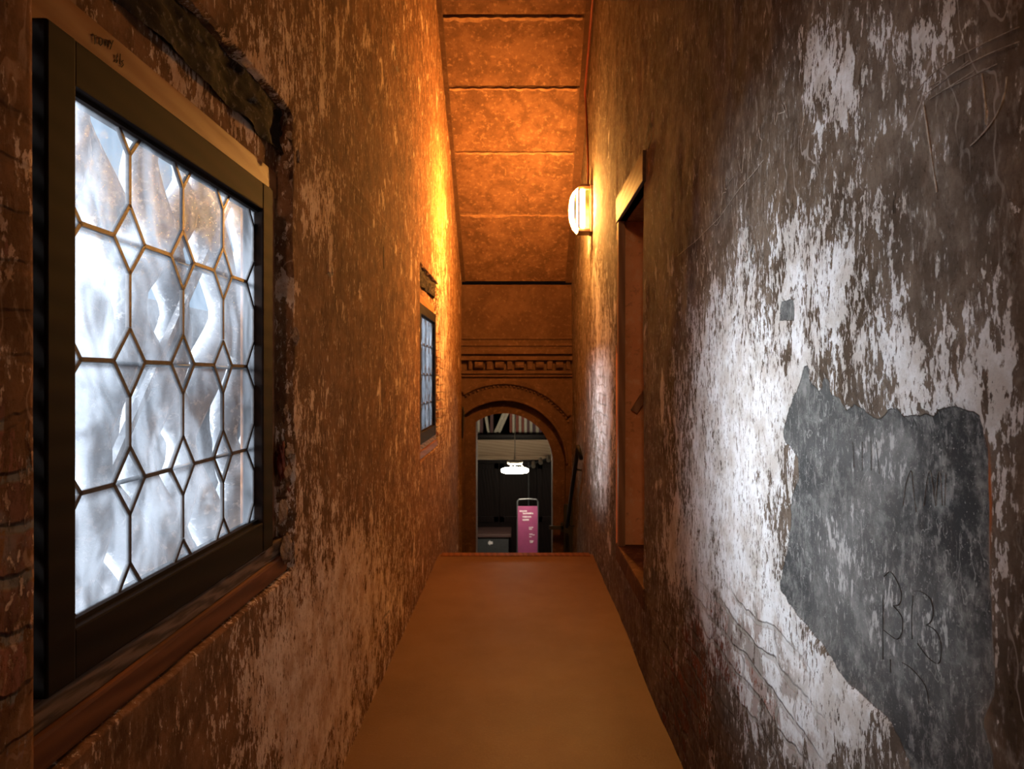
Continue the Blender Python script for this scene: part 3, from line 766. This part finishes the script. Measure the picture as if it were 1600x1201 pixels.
m = MB(); m.box((aw(858,0)[0], AY-.05, aw(0,826)[1]), (aw(880,0)[0], AY-.02, aw(0,820)[1]), .004); m.box((aw(876,0)[0], AY-.05, aw(0,830)[1]), (aw(880,0)[0], AY+.01, aw(0,816)[1]), .004)
o = m.build('door_latch', M['iron']); tag(o, 'short black iron latch bar on the right arch jamb', 'latch')

# ------------------------------------------------------------------ room beyond the arch
M['dark'] = simple('dark_room_plaster', (.03,.024,.02), .9)
M['dwood'] = wood('dark_cabinet_wood', (.004,.003,.003), (.011,.006,.006), 3, 'Z', .45)
M['frieze'] = wood('pale_frieze_wood', (.46,.33,.22), (.62,.48,.33), 3, 'X', .5)
m = MB(); m.box((-3,8.5,FL-.2), (3,13.6,FL)); o = m.build('floor_lower', M['dark']); tag(o, kind='structure')
m = MB(); m.box((-3,8.5,EYE+1.2), (3,13.6,EYE+1.4)); o = m.build('ceiling_lower', M['dark']); tag(o, kind='structure')
for nm, a_, b_ in (('wall_far', (-3,13.5,FL),(3,13.7,EYE+1.3)), ('wall_far_left', (-3.2,8.5,FL),(-3,13.6,EYE+1.3)), ('wall_far_right', (3,8.5,FL),(3.2,13.6,EYE+1.3))):
    m = MB(); m.box(a_, b_); o = m.build(nm, M['dark']); tag(o, kind='structure')
for nm, a_, b_ in (('wall_near_left', (-3,8.4,FL),(-.86,8.55,EYE+1.3)), ('wall_near_right', (.82,8.4,FL),(3,8.55,EYE+1.3)), ('wall_near_top', (-.86,8.44,ztop-.03),(.82,8.55,EYE+1.3))):
    m = MB(); m.box(a_, b_); o = m.build(nm, M['dark']); tag(o, kind='structure')
for nm, a_, b_ in (('wall_stair_left', (-.90,5.6,FL-.2),(-.80,8.45,EYE+3.4)), ('wall_stair_right', (.72,5.6,FL-.2),(.85,8.45,EYE+3.4))):
    m = MB(); m.box(a_, b_); o = m.build(nm, M['dark']); tag(o, kind='structure')
cb = empty('cabinet', (-.2,12.4,FL)); tag(cb, 'tall dark panelled wooden cabinet with a pale lit frieze beyond the arch', 'cabinet')
Lc = Vector(cb.location)
def fc(m, nm, mat, **k):
    for v in m.bm.verts: v.co -= Lc
    return m.build(nm, mat, cb, **k)
def zc(py, d): return EYE+(VY-py)*d/F
CY = 12.0; CT = zc(678, CY)
m = MB(); m.box((-1.7,CY+.06,FL), (1.0,CY+.75,CT-.08)); fc(m, 'body', M['dwood'])
m = MB(); m.box((-1.78,CY-.06,CT-.07), (1.08,CY+.80,CT), .01); m.box((-1.74,CY-.02,CT-.10), (1.04,CY+.1,CT-.07), .008); fc(m, 'top', M['dwood'])
m = MB(); m.box((-1.70,CY-.0,zc(712,CY)), (1.0,CY+.08,CT-.09), .004); m.box((-1.72,CY-.03,zc(718,CY)), (1.02,CY+.08,zc(711,CY)), .01); fc(m, 'frieze', M['frieze'])
for k in range(4):
    x0 = -1.68+k*.67
    m = MB(); z0, z1 = FL+.12, zc(724,CY)
    m.box((x0,CY+.02,z0), (x0+.08,CY+.06,z1), .003); m.box((x0+.57,CY+.02,z0), (x0+.65,CY+.06,z1), .003)
    for zz in (z0, (z0+z1)/2, z1-.1): m.box((x0,CY+.02,zz), (x0+.65,CY+.06,zz+.10), .003)
    m.box((x0+.08,CY+.045,z0), (x0+.57,CY+.06,z1)); d = fc(m, 'door', M['dwood'])
# books on top of the cabinet
bcols = [(.62,.58,.48), (.30,.09,.06), (.55,.50,.40), (.16,.08,.08), (.66,.62,.52), (.34,.13,.08), (.12,.07,.09)]
bm_ = [simple('book_cloth_%s' % n_, c_, .8) for n_, c_ in zip('abcdefg', bcols)]
seq = [(0,0),(3,0),(0,-.16),(3,0),(0,.42),(0,.42),(1,0),(0,0),(1,0),(2,0),(1,0),(4,0),(3,0),(0,0),(6,0),(2,0),(6,0),(0,-.2),(6,0),(3,0)]
names = {0:'cream', 1:'red', 2:'beige', 3:'dark brown', 4:'pale cream', 5:'russet', 6:'dark violet'}
ords = 'first second third fourth fifth sixth seventh eighth ninth tenth eleventh twelfth thirteenth fourteenth fifteenth sixteenth seventeenth eighteenth nineteenth twentieth'.split()
x = -.74
for i, (s_, ti) in enumerate(seq):
    th = random.choice((.045, .05, .055)); ht = random.uniform(.60, .68) if not ti else .40
    m = MB(); m.box((-th/2, 0, 0), (th/2, .3, ht), .003); m.box((-th/2+.006, -.003, ht-.05), (th/2-.006, .01, ht-.045))
    o = m.build('book', bm_[s_]); o.rotation_euler = (0, ti, 0)
    hwid = th/2/math.cos(ti)
    if ti < 0: x += ht*math.sin(-ti)+.012
    o.location = (x+hwid, CY+.08+random.uniform(0,.015), CT+abs(math.sin(ti))*th*.5+.001)
    x += 2*hwid+.004
    if ti > 0 and seq[i+1][1] == 0: x += ht*math.sin(ti)
    side = 'leaning' if abs(ti) > .1 else 'upright'
    tag(o, '%s %s volume on top of the dark cabinet, %s from the left' % (names[s_], side, ords[i]), 'book', 'volumes standing on the cabinet top')
# service counter
ct = empty('counter', (-.75,11.3,FL)); tag(ct, 'dark grey counter with reddish top and small white mark left of the pink sign', 'counter')
Lk = Vector(ct.location); cz_ = zc(836, 11.1)
def fk(m, nm, mat, **k):
    for v in m.bm.verts: v.co -= Lk
    return m.build(nm, mat, ct, **k)
M['greypaint'] = simple('grey_blue_paint', (.025,.028,.032), .5)
M['ctop'] = simple('reddish_counter_top', (.045,.020,.018), .6)
M['white'] = simple('white_print', (.5,.49,.52), .6)
m = MB(); m.box((-1.4,11.1,FL), (-.17,11.6,cz_-.03), .01); fk(m, 'body', M['greypaint'])
m = MB(); m.box((-1.42,11.07,cz_-.03), (-.13,11.63,cz_+.02), .01); fk(m, 'top', M['ctop'])
m = MB(); x_, z_ = (763-VX)*11.09/F, zc(848, 11.09); m.box((x_,11.092,z_-.02), (x_+.07,11.10,z_+.02)); m.box((x_+.015,11.09,z_-.035), (x_+.03,11.10,z_+.035)); fk(m, 'emblem', M['white'])
# pink sign stand
SY = 10.6
sx0, sx1 = (808-VX)*SY/F, (841-VX)*SY/F; st = zc(780, SY)
sg = empty('sign_stand', ((sx0+sx1)/2, SY, FL)); tag(sg, 'tall pink information stand with white writing and dark frame below the arch', 'sign')
Ls = Vector(sg.location)
def fs(m, nm, mat, **k):
    for v in m.bm.verts: v.co -= Ls
    return m.build(nm, mat, sg, **k)
M['frame'] = simple('dark_grey_metal', (.06,.065,.07), .4, .4)
M['pink'] = simple('pink_panel', (.19,.036,.105), .5, nscale=8, namt=.12)
m = MB(); m.tube([(sx0+.005,SY,FL+.02),(sx0+.005,SY,st-.03),(sx0+.03,SY,st),((sx0+sx1)/2,SY,st+.01),(sx1-.03,SY,st),(sx1-.005,SY,st-.03),(sx1-.005,SY,FL+.02)], .012, 8); m.box((sx0-.03,SY-.18,FL), (sx1+.03,SY+.18,FL+.02), .005); fs(m, 'frame', M['frame'], smooth=False)
m = MB(); m.box((sx0+.012,SY-.010,FL+.10), (sx1-.012,SY+.012,zc(790.5,SY)), .003); fs(m, 'panel', M['pink'])
random.seed(11)
def words(x0, py, x1, h=.014):
    z = zc(py, SY); x = x0; m = MB()
    while x < x1:
        wd = random.uniform(.006,.011)
        m.box((x, SY-.0125, z-h*random.uniform(.6,1)), (x+wd*.7, SY-.0095, z+h*random.uniform(.5,1))); x += wd
    fs(m, 'lettering', M['white'])
X_ = lambda px: (px-VX)*SY/F
words(X_(811.8), 798, X_(823)); words(X_(817), 801.6, X_(833)); words(X_(816.5), 806.8, X_(830)); words(X_(816.5), 811.5, X_(826))
for py, xa, xb in ((823.5,826.5,833.5),(826,826.5,831),(834,827,831.5),(835,832,835.5),(838,827,830),(844.5,827.5,833),(846.5,828,832)): words(X_(xa), py, X_(xb), .010)
# round pendant lamp
PY = 10.0; px_ = (804.5-VX)*PY/F; pz = zc(735, PY); ur = EYE+1.2
pl = empty('pendant_lamp', (px_, PY, pz)); tag(pl, 'lit round white pendant lamp hanging beyond the arch', 'lamp')
m = MB(); m.lathe([(0,-.02),(.185,-.02),(.200,-.012),(.200,.018),(.185,.026),(0,.026)], (0,0,0), 48)
t = NT('pendant_glow'); em = t.n('ShaderNodeEmission'); em.inputs[0].default_value = (1,.84,.62,1); em.inputs[1].default_value = 105; t.l(em.outputs[0], t.out.inputs[0])
m.build('lamp_shade', t.m, pl)
M['chrome'] = simple('brushed_steel', (.6,.55,.45), .3, .9)
m = MB(); m.tube([(0,0,.026),(0,0,ur-pz)], .006, 8)
for a in (0, 2.1, 4.2): m.tube([(.15*math.cos(a),.15*math.sin(a),.025),(0,0,.20)], .004, 6)
m.build('rod', M['chrome'], pl)
m = MB(); m.lathe([(0,.10),(.10,.10),(.115,.115),(.115,.135),(.10,.145),(0,.145)], (0,0,0), 32); m.build('canopy', M['chrome'], pl, smooth=False)
# spotlight pole
sp_ = empty('spotlight_stand', ((826-VX)*11.5/F, 11.5, FL)); tag(sp_, 'thin dark pole with three small spotlights behind the pink sign', 'light stand')
hz = zc(722,11.5)-FL
m = MB(); m.tube([(0,0,.02),(0,0,hz)], .012, 8); m.tube([(0,0,hz-.08),(.14,0,hz),(.34,0,hz+.07)], .012, 8); m.lathe([(0,0),(.18,0),(.18,.02),(0,.03)], (0,0,0), 24); m.build('pole', M['frame'], sp_)
for xx, zz in ((.08,-.03),(.20,.03),(.33,.07)):
    m = MB(); m.tube([(xx,-.10,hz+zz-.03),(xx,.02,hz+zz+.03)], [.035,.028], 12); m.build('spotlight', M['chrome'], sp_)

# ------------------------------------------------------------------ outside the windows: pierced stone screen and facing building
M['stone_out'] = stone('grey_istrian_stone', (.14,.15,.17), (.30,.31,.33), (.6,.6,.6), 6)
M['stone_white'] = stone('white_building_stone', (.40,.41,.43), (.75,.75,.74), (.9,.9,.88), 3)
def lattice(y0, y1, label):
    r_ = empty('stone_screen', (-1.05, (y0+y1)/2, EYE)); tag(r_, label, 'stone lattice', 'pierced stone screens outside the windows')
    n = int((y1-y0)/.27); P = .86
    for i in range(n):
        yc = y0 + (i+.5)*.27 - (y0+y1)/2
        for ph in (0, math.pi):
            if (i % 2) == 0 and ph: continue
            m = MB(); pts = []; rr = []
            for k in range(61):
                z = -1.1+2.3*k/60
                s_ = math.sin(2*math.pi*z/P + ph + (math.pi if i % 2 else 0) + .3*math.sin(i*2.3))
                pts.append((.04*math.cos(i+z*2), yc+.135*s_+.02*math.sin(z*7+i), z)); rr.append(.042+.026*abs(math.cos(2*math.pi*z/P+ph)))
            m.tube(pts, rr, 8); m.build('rib', M['stone_out'], r_, smooth=True)
    m = MB(); m.bar((.02,-.9,-.8), (.02,.5,.9), .02, .02, (1,0,0)); m.build('iron_bar', M['stone_out'], r_)
    return r_
lattice(1.1, 3.2, 'grey wavy pierced stone screen outside the large near window')
lattice(5.6, 8.4, 'grey wavy pierced stone screen outside the small far window')
m = MB(); n_ = 0
m.box((-4.6,2.0,-3), (-4.2,16,EYE+.9), .01)
for k in range(9):
    y = 2.4+k*1.5
    m.box((-4.2,y,-3), (-4.12,y+.35,EYE+.8), .01)
for zz in (EYE-1.5, EYE-.5, EYE+.4): m.box((-4.2,2.0,zz), (-4.1,16,zz+.12), .02)
o = m.build('facing_building', M['stone_white']); tag(o, 'pale stone building facade seen through the leaded window', 'building')
